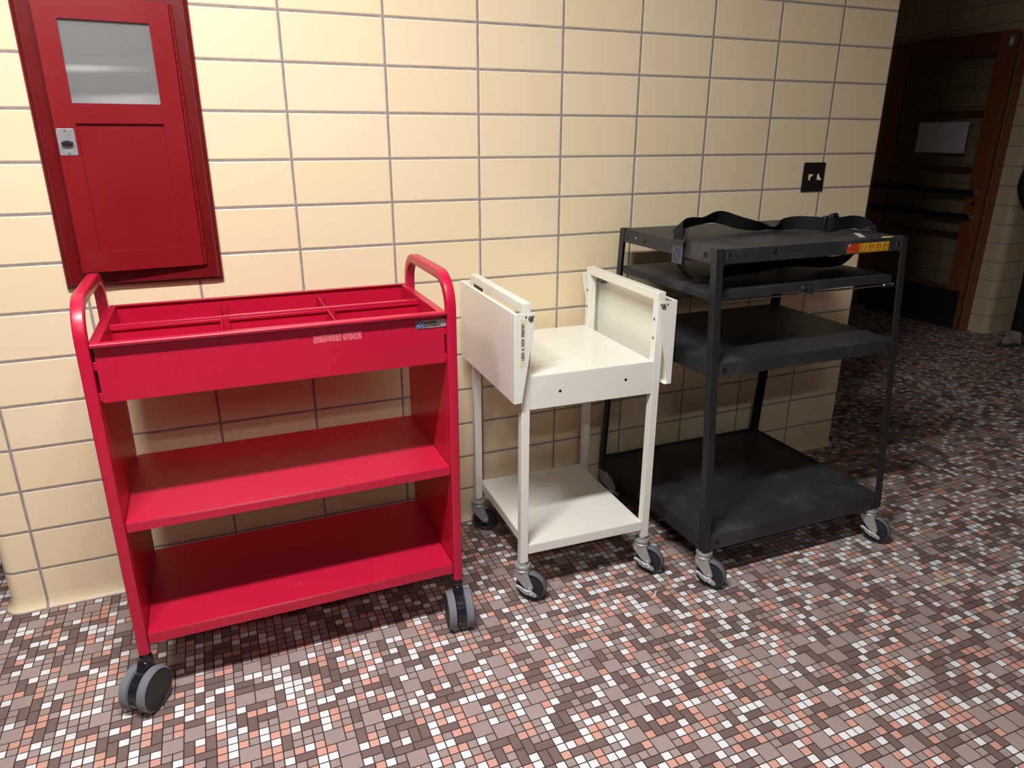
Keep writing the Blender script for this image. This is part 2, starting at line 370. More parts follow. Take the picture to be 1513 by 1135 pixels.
# tiled pier: front with a recess for the cabinet, rounded left corner, eased right corner
HX0,HX1,HZ0,HZ1 = -.900,-.597,1.080,1.768
def pier():
    g = G()
    rl, rr = .034, .010
    prof = [(PX0, YB)]
    for i in range(9):
        t = PI/2*i/8; prof.append((PX0+rl-rl*math.cos(t), rl-rl*math.sin(t)))
    left_n = len(prof)
    rprof = []
    for i in range(5):
        t = PI/2*i/4; rprof.append((PX1-rr+rr*math.sin(t), rr-rr*math.cos(t)))
    rprof.append((PX1, YB))
    def strip(pts, z0, z1):
        vs = [(x,y,z0) for x,y in pts]+[(x,y,z1) for x,y in pts]; n = len(pts)
        g.add(vs, [(i,i+1,n+i+1,n+i) for i in range(n-1)])
    strip(prof, 0, ZC); strip(rprof, 0, ZC)
    xs = [PX0+rl, HX0, HX1, PX1-rr]; zs = [0, HZ0, HZ1, ZC]
    for i in range(3):
        for j in range(3):
            if i == 1 and j == 1: continue
            g.add([(xs[i],0,zs[j]),(xs[i+1],0,zs[j]),(xs[i+1],0,zs[j+1]),(xs[i],0,zs[j+1])],[(0,1,2,3)])
    d = .19
    g.add([(HX0,0,HZ0),(HX1,0,HZ0),(HX1,0,HZ1),(HX0,0,HZ1),(HX0,d,HZ0),(HX1,d,HZ0),(HX1,d,HZ1),(HX0,d,HZ1)],
          [(0,1,5,4),(1,2,6,5),(2,3,7,6),(3,0,4,7),(4,5,6,7)])
    struct(g,'wall_back',M_TILE, smooth=40, fix=False)
    # coved foot of the tiles
    c = G(); R = .026
    path = [(PX0, .6, -1, 0)]
    for i in range(9):
        t = PI/2*i/8; path.append((PX0+rl-rl*math.cos(t), rl-rl*math.sin(t), -math.cos(t), -math.sin(t)))
    for k in range(1,8): path.append((PX0+rl+(PX1-rr-PX0-rl)*k/8, 0, 0, -1))
    for i in range(5):
        t = PI/2*i/4; path.append((PX1-rr+rr*math.sin(t), rr-rr*math.cos(t), math.sin(t), -math.cos(t)))
    path.append((PX1, .6, 1, 0))
    rings = []
    for x,y,nx,ny in path:
        ring = [(x,y,.001),(x,y,R+.012)]
        for i in range(9):
            t = PI/2*i/8; d = .0006+R*.85*(1-math.cos(t)); z = R+.012-(R+.010)*math.sin(t)
            ring.append((x+nx*d, y+ny*d, z))
        ring.append((x+nx*(.0006+R*.85), y+ny*(.0006+R*.85), .0005))
        rings.append([Vector(p) for p in ring])
    c.sweep(rings); struct(c,'baseboard_back',M_TILE, smooth=40)
pier()

# crack in a low tile at the right end
def crack():
    P = CRK
    g = G(); n = len(P)
    for i in range(n-1):
        (x0,z0),(x1,z1) = P[i],P[i+1]; w = .0013-.0003*i; w1 = .0013-.0003*(i+1)
        g.add([(x0-w,-.0004,z0),(x0+w,-.0004,z0),(x1+w1,-.0004,z1),(x1-w1,-.0004,z1)],[(0,1,2,3)])
    build(g,'crack',M_CRK,bpy.data.objects['wall_back'],fix=False)
crack()

# far tiled corner: the face with the open door, a rounded corner, the face behind the person
def far_corner():
    g = G(); r = .05
    pts = [(4.80, YB)]
    for i in range(11):
        t = PI/2*i/10; pts.append((4.80+r-r*math.cos(t), 1.10+r-r*math.sin(t)))
    n = len(pts)
    g.add([(x,y,0) for x,y in pts]+[(x,y,ZC) for x,y in pts], [(i,i+1,n+i+1,n+i) for i in range(n-1)])
    struct(g,'wall_alcove',M_TILEY, smooth=40, fix=False)
    g = G().box(4.85, XR, 1.10, 1.2, 0, ZC); struct(g,'wall_recess',M_TILEX)
far_corner()

# ------------------------------------------------------------------ open wooden door far right
def door():
    Y0, Y1, X0, X1, H = 1.275, 2.245, 4.70, 4.74, 2.125
    d = thing('door_1', 'open dark wooden door with one large glass pane and two black push bars', 'door', (4.72,1.76,0), kind='structure')
    g = G().box(X0,X1,Y0,Y0+.125,.004,H).box(X0,X1,Y1-.125,Y1,.004,H); build(g,'stile',M_WOOD,d,bevel=.002)
    g = G().box(X0,X1,Y0+.125,Y1-.125,H-.145,H).box(X0,X1,Y0+.125,Y1-.125,.004,.33); build(g,'rail',M_WOODH,d,bevel=.002)
    g = G().box(4.717,4.723,Y0+.125,Y1-.125,.33,H-.145); build(g,'glass_pane',M_GLASSD,d)
    g = G()
    for z in (1.575,1.18,.70): g.box(4.727,4.742,Y0+.12,Y1-.12,z,z+.035)
    build(g,'muntin',M_WOODH,d)
    for z in (1.02,.845):
        g = G().box(X0-.055,X0-.037,Y0+.045,Y1-.03,z,z+.038); b = build(g,'push_bar',M_BAR,d,bevel=.004)
        g = G().box(X0-.05,X0,Y0+.045,Y0+.075,z+.004,z+.034).box(X0-.05,X0,Y1-.06,Y1-.03,z+.004,z+.034); build(g,'bracket',M_STEEL,b)
    g = G().box(X0-.003,X0,Y0+.02,Y1-.02,.012,.305); build(g,'kick_plate',M_KICK,d)
    g = G().lathe([(.016,0),(.016,.006),(.007,.008),(.007,.012)],(X0,Y0+.06,.955),(-1,0,0),16); build(g,'lock_cylinder',M_BRONZE,d,smooth=30)
    g = G().box(X0-.012,X0,Y0+.015,Y0+.05,H-.11,H-.03).box(X0-.02,X0-.012,Y0+.026,Y0+.04,H-.095,H-.05); build(g,'top_latch',M_STEEL,d,bevel=.002)
    g = G().box(4.712,4.7165,1.505,1.917,1.311,1.531)
    tag(build(g,'paper_notice',M_PAPER), 'blank white paper sheet stuck on the glass of the far door', 'paper')
    g = G().box(4.744,4.80,1.240,1.266,0,2.15); struct(g,'trim_1',M_WOOD)
door()

# ------------------------------------------------------------------ casters (drawn once, then copied)
def caster_single(root, world_loc, ang, brake=True):
    """steel swivel caster, wheel trails along local +x, brake on local -y"""
    trail, R, w = .030, .0505, .026
    g = G()
    g.lathe([(.020,.128),(.026,.128),(.0275,.124),(.0275,.119),(.024,.116),(.024,.112),(.0265,.110),(.0265,.105),(.02,.103)],n=28)
    g.lathe([(.012,.128),(.012,.139)],n=16)
    for s in (-1,1):
        y0, y1 = s*.0185, s*.0215
        poly = [(-.024,.108),(.022,.108),(.026,.096),(trail+.012,.058),(trail+.010,.044),(trail,.039),(trail-.011,.044),(-.004,.068),(-.022,.088)]
        g.prism(poly, lambda a,b,c: (a,c,b), y0, y1)
    g.box(-.024,.024,-.0215,.0215,.1045,.108)
    g.cyl((trail,-.026,.0505),(trail,.026,.0505),.006,14)
    c = build(g,'caster',M_ZINC,root,world=False,smooth=35,bevel=.0008,seg=1)
    g = G()
    prof = [(.008,-w/2+.002),(.030,-w/2+.002),(.033,-w/2+.004),(.038,-w/2+.004),(.041,-w/2),(.046,-w/2),(R,-w/2+.005),(R+.0006,0),(R,w/2-.005),(.046,w/2),(.041,w/2),(.038,w/2-.004),(.033,w/2-.004),(.030,w/2-.002),(.008,w/2-.002)]
    g.lathe(prof,(trail,0,.0511),(0,1,0),44)
    k = len(prof)
    for i in range(len(g.m)):
        ring = i//44
        g.m[i] = 1 if 5 <= ring <= 8 else 0
    build(g,'wheel',[M_RUB,M_TREAD],c,world=False,smooth=40)
    if brake:
        g = G()
        P = [(-.018,.055),(-.015,.062),(-.004,.060),(.010,.052),(.024,.046),(.034,.049),(.044,.043),(.054,.038),(.058,.032),(.055,.026),(.046,.025),(.036,.030),(.020,.030),(.004,.039),(-.006,.050),(-.015,.051)]
        g.prism(P, lambda a,b,cc: (a,cc,b), -.0315, -.0235)
        g.cyl((.038,-.036,.036),(.038,-.03,.036),.006,12)
        build(g,'brake_lever',M_ZINC,c,world=False,bevel=.0025)
    return c
def place(c, root, world_loc, ang, local=False):
    c.location = Vector(world_loc) if local else Vector(world_loc)-root.location
    c.rotation_euler = (0,0,math.radians(ang)-root.rotation_euler.z)

# ------------------------------------------------------------------ red book cart
def rounded_rect(w, h, r, n=3):
    pts = []
    for cx,cy,a0 in ((w/2-r,h/2-r,0),(-w/2+r,h/2-r,90),(-w/2+r,-h/2+r,180),(w/2-r,-h/2+r,270)):
        for i in range(n+1):
            t = math.radians(a0+90*i/n); pts.append((cx+r*math.cos(t), cy+r*math.sin(t)))
    return pts

def red_cart():
    root = thing('book_cart','bright red metal book cart with two shelves and a divided top bin','cart',(-.429,-.37,0))
    xL0,xL1,xR0,xR1 = -.874,-.846,-.010,.018
    yF,yB,zT,z0 = -.590,-.148,1.097,.157
    T = .027; R = .095
    def frame(xc):
        prof = rounded_rect(T, T, .004)
        rings = []
        def ring(y, z, ny, nz):       # n = outward direction in the yz plane
            return [Vector((xc+b, y-ny*(T/2)+ny*a, z-nz*(T/2)+nz*a)) for a,b in prof]
        rings.append(ring(yF,z0,-1,0)); rings.append(ring(yF,.6,-1,0))
        for i in range(13):
            t = PI/2*i/12; rings.append(ring(yF+R-R*math.cos(t), zT-R+R*math.sin(t), -math.cos(t), math.sin(t)))
        for i in range(13):
            t = PI/2*i/12; rings.append(ring(yB-R+R*math.sin(t), zT-R+R*math.cos(t), math.sin(t), math.cos(t)))
        rings.append(ring(yB,.6,1,0)); rings.append(ring(yB,z0,1,0))
        g = G().sweep(rings); return build(g,'side_frame',M_RED,root,smooth=35)
    frame((xL0+xL1)/2); frame((xR0+xR1)/2)
    for x in (-.852,-.010):
        g = G().box(x, x+.006, yF+.026, yB-.026, .186, .992); build(g,'side_panel',M_RED,root,bevel=.001)
    # shelves: pan with turned-down lips
    for zt, zb in ((.540,.514),(.215,.183)):
        g = G().box(xL1+.0015,xR0-.0015,yF+.004,yB-.006,zt-.003,zt).box(xL1+.0015,xR0-.0015,yF+.004,yF+.007,zb,zt-.003).box(xL1+.0015,xR0-.0015,yB-.009,yB-.006,zb,zt-.003)
        build(g,'shelf',M_REDS,root,bevel=.0012)
    # top bin
    bx0,bx1,by0,by1,bz0,bz1 = -.8405,-.0145,-.578,-.170,.853,.990
    g = G().box(bx0,bx1,by0,by0+.003,bz0,bz1-.004)
    g.prism([(by0,bz1-.002),(by0-.014,bz1-.002),(by0-.016,bz1+.001),(by0-.016,bz1+.005),(by0-.013,bz1+.008),(by0+.003,bz1+.008),(by0+.003,bz1-.002)], lambda a,b,c:(c,a,b), xL1+.0015, xR0-.0015)
    for zz in (.942,.868):
        g.box(xL1-.0005,bx0,by0+.0005,by0+.0025,zz-.010,zz+.010); g.box(bx1,xR0+.0005,by0+.0005,by0+.0025,zz-.010,zz+.010)
    fp = build(g,'bin_front',M_RED,root,bevel=.0008)
    g = G().box(bx0,bx1,by1-.003,by1,bz0,bz1+.006).box(bx0,bx1,by1-.010,by1-.003,bz1+.003,bz1+.006); build(g,'bin_back',M_RED,root,bevel=.0008)
    g = G().box(bx0,bx1,by0+.0035,by1-.0035,bz0,bz0+.003); build(g,'bin_floor',M_REDS,root)
    for s,x in ((1,-.8455),(-1,-.0105)):
        g = G().box(min(x,x+s*.018),max(x,x+s*.018),by0+.004,by1-.011,bz1+.002,bz1+.0045).box(min(x+s*.015,x+s*.018),max(x+s*.015,x+s*.018),by0+.004,by1-.011,bz0+.004,bz1+.002)
        build(g,'bin_end',M_RED,root)
    yc = -.372; 
    g = G().box(-.826,-.030,yc-.0015,yc+.0015,bz0+.0035,bz1-.012).box(-.8265,-.0295,yc-.007,yc+.007,bz1-.008,bz1-.002).box(-.8265,-.0295,yc-.007,yc-.005,bz1-.016,bz1-.008); build(g,'centre_divider',M_RED,root,bevel=.001)
    for x in (-.566,-.291):
        for ya,yb in ((by0+.0045,yc-.0085),(yc+.0085,by1-.0115)):
            g = G().box(x-.001,x+.001,ya,yb,bz0+.0035,bz1-.006).box(x+.001,x+.020,yb-.002,yb,bz0+.0035,bz1-.008); build(g,'cross_divider',M_RED,root)
    # maker's plate
    y = by0-.0008
    g = G().box(-.0925,-.0105,y-.0012,by0,.9555,.976); pl = build(g,'nameplate',M_PLATE,root,label='silver nameplate with a blue emblem')
    g = G().box(-.0915,-.0745,y-.0018,y-.0012,.957,.9745); em = build(g,'emblem',M_LOGOB,pl)
    def ring_arc(cx,cz,r0,r1,a0,a1,gg,n=18):
        for i in range(n):
            t0 = math.radians(a0+(a1-a0)*i/n); t1 = math.radians(a0+(a1-a0)*(i+1)/n)
            q = [(cx+r*math.cos(t),y-.0022,cz+r*math.sin(t)) for r,t in ((r0,t0),(r1,t0),(r1,t1),(r0,t1))]
            gg.add(q,[(0,1,2,3)])
    gg = G(); cx, cz = -.083,.9658
    ring_arc(cx,cz,.0056,.0066,20,160,gg); ring_arc(cx,cz,.0056,.0066,200,340,gg)
    for q in range(10):
        a = -.0065+.0013*q; f = lambda u: .0018*math.sin(u/.0065*PI)
        gg.add([(cx+a,y-.0022,cz+f(a)-.0007),(cx+a+.0013,y-.0022,cz+f(a+.0013)-.0007),(cx+a+.0013,y-.0022,cz+f(a+.0013)+.0009),(cx+a,y-.0022,cz+f(a)+.0009)],[(0,1,2,3)])
    gm = build(gg,'globe_lines',M_LOGOW,pl,fix=False)
    text_mesh('smith', .0125, 'lettering', M_INK, pl, frame_matrix((-.0725,y-.0014,.9665),(1,0,0),(0,0,1)), bold=.0003, sx=1.35)
    text_mesh('system', .0125, 'lettering', M_INK, pl, frame_matrix((-.0725,y-.0014,.9585),(1,0,0),(0,0,1)), bold=.0003, sx=1.35)
    # rubbed-off sticker patch, ragged edge
    r2 = random.Random(4); g = G(); n = 26; top = []; bot = []
    for i in range(n+1):
        x = -.358+.121*i/n; top.append((x,.9645+r2.uniform(-.0012,.0012))); bot.append((x,.9445+r2.uniform(-.0012,.0012)))
    vs = [(x,by0-.0004,z) for x,z in top]+[(x,by0-.0004,z) for x,z in bot]
    g.add(vs,[(i,i+1,n+2+i,n+1+i) for i in range(n) if i != 15]); build(g,'sticker_residue',M_WORN,root,label='pale scraped patch where a sticker was',fix=False)
    # twin-wheel casters
    R, trail = .0585, .020
    g = G().lathe([(.011,.105),(.011,.1575)],n=16).lathe([(.016,.128),(.016,.146),(.0125,.150)],n=20)
    poly = []
    for i in range(25):
        t = math.radians(-62+ (285-15)*i/24); poly.append((trail+.054*math.cos(t), .0585+.054*math.sin(t)))
    g.prism(poly+[(trail-.004,.02)], lambda a,b,c:(a,c,b), -.0125,.0125)
    g.prism([(-.016,.10),(.03,.108),(.018,.136),(-.012,.136)], lambda a,b,c:(a,c,b), -.0125,.0125)
    g.cyl((trail,-.03,.0585),(trail,.03,.0585),.006,12)
    c0 = build(g,'caster',M_GLOSSB,root,world=False,smooth=30,bevel=.001,seg=1)
    for s in (-1,1):
        a, b = s*.0145, s*.0385
        prof = [(.008,a),(R-.004,a),(R,a+s*.002),(R,b-s*.003),(R-.004,b),(R-.006,b-s*.001),(R-.007,b-s*.003),(.035,b-s*.001),(.012,b+s*.001),(.003,b+s*.001)]
        g = G().lathe(prof,(trail,0,.0588),(0,1,0),48)
        for i in range(len(g.m)): g.m[i] = 1 if 0 <= i//48 <= 3 else 0
        build(g,'wheel',[M_DISC,M_TREADR],c0,world=False,smooth=40)
    xl, xr, yf, yb = -.860,.004,yF+T/2,yB-T/2
    place(c0, root, (xl,yf,0), 236)
    for x,y,a in ((xr,yf,262),(xl,yb,75),(xr,yb,100)):
        copy_part(c0, root, Vector((x,y,0))-root.location, math.radians(a))
red_cart()

# ------------------------------------------------------------------ cream cart with folded side leaves
def cream_cart():
    th = -.0327
    root = thing('utility_cart','small cream metal cart with both side leaves folded down','cart',(.2517,-.5538,0),th)
    W, D, zt, tb, zl, lb, zT, z0 = .418,.484,.7707,.664,.199,.166,.990,.137
    L = .0265
    def B(*a): return G().box(*a)
    kw = dict(world=False)
    for x in (-L,W):
        for y in (-.001,D-L+.001):
            g = B(x,x+L,y,y+L,z0,zT-L); build(g,'leg',M_CREAM,root,bevel=.0012,**kw)
        # mitred top rail
        g = G().add([(x,-.001,zT),(x+L,-.001,zT),(x+L,D+.001,zT),(x,D+.001,zT),(x,-.001,zT-L),(x+L,-.001,zT-L),(x+L,D+.001,zT-L),(x,D+.001,zT-L)],
                    [(0,1,2,3),(7,6,5,4),(0,4,5,1),(1,5,6,2),(2,6,7,3),(3,7,4,0)])
        build(g,'top_rail',M_CREAM,root,bevel=.0012,**kw)
    e = .0008
    g = B(e,W-e,0,D,zt-.002,zt).box(e,W-e,0,.002,tb,zt-.002).box(e,W-e,D-.002,D,tb,zt-.002).box(e,e+.002,.002,D-.002,tb,zt-.002).box(W-e-.002,W-e,.002,D-.002,tb,zt-.002)
    tr = build(g,'tray',M_CREAM,root,bevel=.0012,**kw)
    for x in (.098,.322):
        g = G().lathe([(.0005,0),(.0048,0),(.0048,.0006),(.0005,.0006)],(x,.0001,.713 if x < .2 else .722),(0,-1,0),14); build(g,'hole',M_DARK,tr,**kw)
    g = B(e,W-e,0,D,zl-.002,zl).box(e,W-e,0,.002,lb,zl-.002).box(e,W-e,D-.002,D,lb,zl-.002).box(e,e+.002,.002,D-.002,lb,zl-.002).box(W-e-.002,W-e,.002,D-.002,lb,zl-.002)
    build(g,'lower_shelf',M_CREAM,root,bevel=.0012,**kw)
    # drop leaves: outer sheet, folded lips and two end plates pivoted near the top of the legs
    zt2, zb2 = .966,.696
    def leaf(sx):
        f = (lambda x: x) if sx < 0 else (lambda x: W-x)
        def bx(gg,x0,x1,*r):
            a, b = f(x0), f(x1); gg.box(min(a,b),max(a,b),*r)
        g = G(); ya, yb = -.019, D+.019
        bx(g,-.0575,-.0555,ya+.0018,yb-.0018,zb2,zt2)
        bx(g,-.0555,-.046,ya+.0018,yb-.0018,zt2-.002,zt2)
        bx(g,-.0555,-.034,ya+.0018,yb-.0018,zb2,zb2+.002)
        for y0,y1 in ((ya,ya+.0018),(yb-.0018,yb)):
            poly = [(f(-.0575),zb2),(f(-.0575),zt2),(f(.002),zt2),(f(.006),zt2-.006),(f(.005),zt2-.03),(f(-.032 if sx < 0 else -.043),zb2+.001)]
            g.prism(poly, lambda a,b,c:(a,c,b), y0, y1)
        lf = build(g,'drop_leaf',M_CREAM,root,bevel=.0008,**kw)
        for y,s in ((ya,-1),(yb,1)):
            g = G().lathe([(.0075,0),(.0075,.003),(.005,.0045),(.001,.0048)],(f(-.009),y,.951),(0,s,0),16)
            g.cyl((f(-.009),y,.951),(f(-.009),y-s*.022,.951),.003,8)
            for q in (-.022,.0): g.lathe([(.003,0),(.003,.0015),(.0005,.002)],(f(q-.001),y,.956),(0,s,0),10)
            build(g,'pivot_bolt',M_BOLT,lf,smooth=30,**kw)
        if sx < 0:
            g = B(-.0395,-.0235,ya-.0004,ya,.808,.951); tp = build(g,'name_tape',M_TAPE,lf,label='strip of tape with handwriting',**kw)
            o = text_mesh('LENA  A  DEW  PRINTRY', .0125, 'handwriting', M_INK, tp, frame_matrix((-.0275,ya-.0008,.829),(0,0,1),(-1,0,0)), bold=.00012, fit=.108)
            # text_mesh subtracts the cart's location: put the local frame back
            o.data.transform(Matrix.Translation(children_offset(tp)))
        else:
            g = B(W+.030,W+.034,.035,.06,.93,.955); build(g,'stop_pad',M_DARK,lf,**kw)
    leaf(-1); leaf(1)
    for x,s in ((W,-1),):
        for z in (.905,.845):
            g = G().lathe([(.004,0),(.004,.002),(.001,.0025)],(x,.012,z),(-1,0,0),10); build(g,'rivet',M_BOLT,root,**kw)
            g = G().lathe([(.004,0),(.004,.002),(.001,.0025)],(x,D-.012,z),(-1,0,0),10); build(g,'rivet',M_BOLT,root,**kw)
    for x,s in ((-L,-1),(W+L,1)):
        g = B(x+.002,x+L-.002,D-.06,D-.0275,.935,.955); build(g,'hinge_block',M_BOLT,root,**kw)
    c = caster_single(root,None,0)
    h = L/2
    place(c, root, (-h,h,0), 320, local=True)
    cc = copy_part(c, root, (W+h,h,0), math.radians(310)-th)
    for x,y,a in ((-h,D-h,331),(W+h,D-h,330)):
        c2 = copy_part(c, root, (x,y,0), math.radians(a)-th)
        for ch in list(c2.children):
            if ch.name.startswith('brake'): bpy.data.objects.remove(ch)
    return c
CAST = cream_cart()

# ------------------------------------------------------------------ black cart
def black_cart():
    root = thing('media_cart','tall black metal media cart with splayed legs and four shelves','cart',(1.208,-.38,0))
    x0b,x1b,x0t,x1t = .808,1.606,.814,1.602
    zb,ztp = .139,1.1225
    yf = lambda z: -.7285+(z-zb)*(.0895/.983)
    yb = lambda z: -.028-(z-zb)*(.060/.983)
    FL, T = .027,.003
    def leg(left, front):
        g = G(); s = 1 if left else -1; q = 1 if front else -1
        def pt(z, dx, dy):
            x = (x0b+(x0t-x0b)*(z-zb)/(ztp-zb)) if left else (x1b+(x1t-x1b)*(z-zb)/(ztp-zb))
            y = yf(z) if front else yb(z)
            return (x+s*dx, y+q*dy, z)
        for (a0,a1,b0,b1) in ((0,FL,0,T),(0,T,T,FL)):
            bot = [pt(zb,a0,b0),pt(zb,a1,b0),pt(zb,a1,b1),pt(zb,a0,b1)]; top = [pt(ztp,a0,b0),pt(ztp,a1,b0),pt(ztp,a1,b1),pt(ztp,a0,b1)]
            g.hexa(bot,top)
        # cap closing the top of the angle
        g.hexa([pt(ztp-.003,T,T),pt(ztp-.003,FL,T),pt(ztp-.003,FL,FL),pt(ztp-.003,T,FL)],[pt(ztp,T,T),pt(ztp,FL,T),pt(ztp,FL,FL),pt(ztp,T,FL)])
        build(g,'leg',M_BLK,root,bevel=.0007)
    for l in (True,False):
        for f in (True,False): leg(l,f)
    i = T+.0006
    def shelf(name, zt, zl, xa, xb, ya, yb_, mat):
        t = .0022
        g = G().box(xa,xb,ya,yb_,zt-t,zt).box(xa,xb,ya,ya+t,zl,zt-t).box(xa,xb,yb_-t,yb_,zl,zt-t).box(xa,xa+t,ya+t,yb_-t,zl,zt-t).box(xb-t,xb,ya+t,yb_-t,zl,zt-t)
        return build(g,name,mat,root,bevel=.0016)
    def xlr(z): 
        k = (z-zb)/(ztp-zb); return x0b+(x0t-x0b)*k+i, x1b+(x1t-x1b)*k-i
    a,b = xlr(1.12); top = shelf('top_shelf',1.1200,1.0745,a,b,yf(1.075)+i+.004,yb(1.075)-i,M_BLKS)
    ya_top = yf(1.075)+i+.004
    a,b = xlr(.985); sec = shelf('sliding_shelf',.988,.962,a+.004,b-.012,-.617,yb(.988)-.03,M_BLKS)
    a,b = xlr(.77); mid = shelf('middle_shelf',.770,.7255,a,b,yf(.726)+i+.004,yb(.726)-i,M_BLKS)
    a,b = xlr(.19); 
    t = .0022; ya,yb_ = yf(.135)+i+.004, yb(.135)-i
    g = G().box(a+.008,b-.008,ya+.008,yb_-.008,.181,.1832)
    for (p,q,r,s) in ((a,b,ya,ya+.008),(a,b,yb_-.008,yb_),(a,a+.008,ya+.008,yb_-.008),(b-.008,b,ya+.008,yb_-.008)): g.box(p,q,r,s,.134,.190)
    bot = build(g,'bottom_shelf',M_BLKS,root,bevel=.0022)
    # slide rails of the sliding shelf, chrome draw rod and latch
    a,b = xlr(.985)
    g = G().cyl((a+.033,-.620,.956),(b-.010,-.620,.956),.0034,10).cyl((a+.033,-.620,.9685),(a+.033,-.620,.953),.0028,10).cyl((b-.05,-.620,.956),(b-.006,-.620,.956),.006,12)
    build(g,'draw_rod',M_CHROME,root,smooth=40)
    g = G().lathe([(.013,0),(.013,.006),(.008,.010),(.002,.011)],(1.192,-.6172,.972),(0,-1,0),20).box(1.203,1.213,-.640,-.6172,.955,.990); build(g,'latch_knob',M_BLK,root,bevel=.001)
    # bolts and square slots on the aprons, recess dark drawn as raised squares
    def dark_slot(x,z,y,par,h=.0085):
        g = G().box(x-h,x+h,y-.0012,y,z-h,z+h); build(g,'slot_dark',M_DARK,par)
        g = G().box(x-h-.0015,x-h,y-.0016,y,z-h,z+h).box(x+h,x+h+.0015,y-.0016,y,z-h-.001,z+h+.001).box(x-h,x+h,y-.0016,y,z-h-.0015,z-h); build(g,'slot_rim',M_BOLT if par is top else M_BLK,par)
    dark_slot(.867,1.100,ya_top,top); dark_slot(1.566,1.100,ya_top,top)
    ym = yf(.726)+i+.004; dark_slot(.866,.748,ym,mid); dark_slot(1.560,.748,ym,mid)
    yl = yf(.135)+i+.004; dark_slot(.866,.160,yl,bot,.007)
    xs = xlr(1.12)[0]
    for y,z in ((-.585,1.098),):
        g = G().box(xs-.0012,xs,y-.0085,y+.0085,z-.0085,z+.0085); build(g,'slot_dark',M_DARK,top)
    for y in (-.135,-.245):
        g = G().lathe([(.009,0),(.009,.002),(.006,.0035),(.001,.004)],(xs,y,1.098),(-1,0,0),16); build(g,'bolt',M_BLK,top)
    g = G().lathe([(.003,0),(.003,.001),(.0005,.0012)],(xs,-.19,1.098),(-1,0,0),10); build(g,'bolt',M_PALEW,top,label='small pale rivet')
    g = G().lathe([(.010,0),(.010,.002),(.006,.0035),(.001,.004)],(1.036,ya_top,1.106),(0,-1,0),18); build(g,'bolt',M_BLK,top,smooth=30)
    g = G().lathe([(.005,0),(.005,.008),(.001,.009)],(x1t-.0005,-.60,1.075),(1,0,0),12); build(g,'bolt',M_BOLT,top)
    # warning sticker on the apron
    y = ya_top
    zt_, zb_ = 1.1095,1.0785
    g = G().box(1.337,1.523,y-.0006,y,zb_,zt_); st = build(g,'warning_sticker',M_DARK,top,label='orange and yellow warning sticker')
    g = G().box(1.338,1.3925,y-.0010,y-.0006,zb_+.0008,zt_-.0008); build(g,'orange_panel',M_ORANGE,top)
    for k in range(4):
        a = 1.394+.0322*k; g = G().box(a,a+.0312,y-.0010,y-.0006,zb_+.0008,zt_-.0008); build(g,'yellow_panel',M_YELLOW,top)
    g = G().box(1.353,1.380,y-.0014,y-.001,zt_-.0085,zt_-.003); build(g,'warning_header',M_INK,top)
    g = G().add([(1.3385,y-.0014,zt_-.009),(1.3465,y-.0014,zt_-.009),(1.3525,y-.0014,zt_-.0015),(1.3475,y-.0014,zt_-.0015)],[(0,1,2,3)]); build(g,'torn_corner',M_PALEW,top,fix=False)
    text_mesh('WARNING', .0052, 'warning_lettering', M_ORANGE, top, frame_matrix((1.3545,y-.0016,zt_-.0078),(1,0,0),(0,0,1)), sx=1.02)
    g = G()
    for k in range(5):
        z = zt_-.0115-.0035*k; r = random.Random(k); x = 1.341
        while x < 1.389:
            w = r.uniform(.002,.007); g.box(x,min(x+w,1.3905),y-.0013,y-.001,z-.0011,z); x += w+.0012
    build(g,'warning_text_lines',M_INK,top)
    # little pictograms: figures and a cart on each yellow panel
    for k in range(4):
        a = 1.394+.0322*k; g = G()
        def fig(cx, lean):
            g.lathe([(.0015,0),(.0015,.0004)],(cx+lean*.003,y-.001,zt_-.0045),(0,-1,0),10)
            g.prism([(cx-.0014,zt_-.015),(cx+.0012,zt_-.015),(cx+.0022+lean*.003,zt_-.0065),(cx-.0008+lean*.003,zt_-.0065)], lambda p,q,c:(p,c,q), y-.0014,y-.001)
            g.prism([(cx-.0035,zt_-.0205),(cx-.002,zt_-.0205),(cx+.0006,zt_-.015),(cx-.0012,zt_-.015)], lambda p,q,c:(p,c,q), y-.0014,y-.001)
            g.prism([(cx+.002,zt_-.0205),(cx+.0034,zt_-.0205),(cx+.001,zt_-.015),(cx-.0004,zt_-.015)], lambda p,q,c:(p,c,q), y-.0014,y-.001)
        fig(a+.007, .6 if k else 0)
        if k == 0: fig(a+.023, .3)
        else: 
            for zz in (.007,.012,.0175): g.box(a+.014,a+.027,y-.0014,y-.001,zt_-zz-.0012,zt_-zz)
            g.box(a+.014,a+.0155,y-.0014,y-.001,zt_-.0195,zt_-.006); g.box(a+.0255,a+.027,y-.0014,y-.001,zt_-.0195,zt_-.006)
        for zz in (.0235,.0262): g.box(a+.003,a+.027,y-.0013,y-.001,zt_-zz-.0009,zt_-zz)
        build(g,'pictogram',M_INK,top)
    # torn labels on the top face
    g = G().add([(1.437,-.588,1.1203),(1.459,-.594,1.1203),(1.523,-.508,1.1203),(1.503,-.500,1.1203)],[(0,1,2,3)]); build(g,'torn_label',M_PALEW,top,fix=False)
    g = G().add([(1.49,-.628,1.1203),(1.53,-.6315,1.1203),(1.568,-.612,1.1203),(1.53,-.600,1.1203)],[(0,1,2,3)]); build(g,'torn_label',M_PALEY,top,fix=False)
    for x,y_,a in ((x0b+.022,yf(zb)+.022,304),(x1b-.022,yf(zb)+.022,293),(x0b+.022,yb(zb)-.022,331),(x1b-.022,yb(zb)-.022,300)):
        copy_part(CAST, root, Vector((x,y_,.0015))-root.location, math.radians(a))
black_cart()

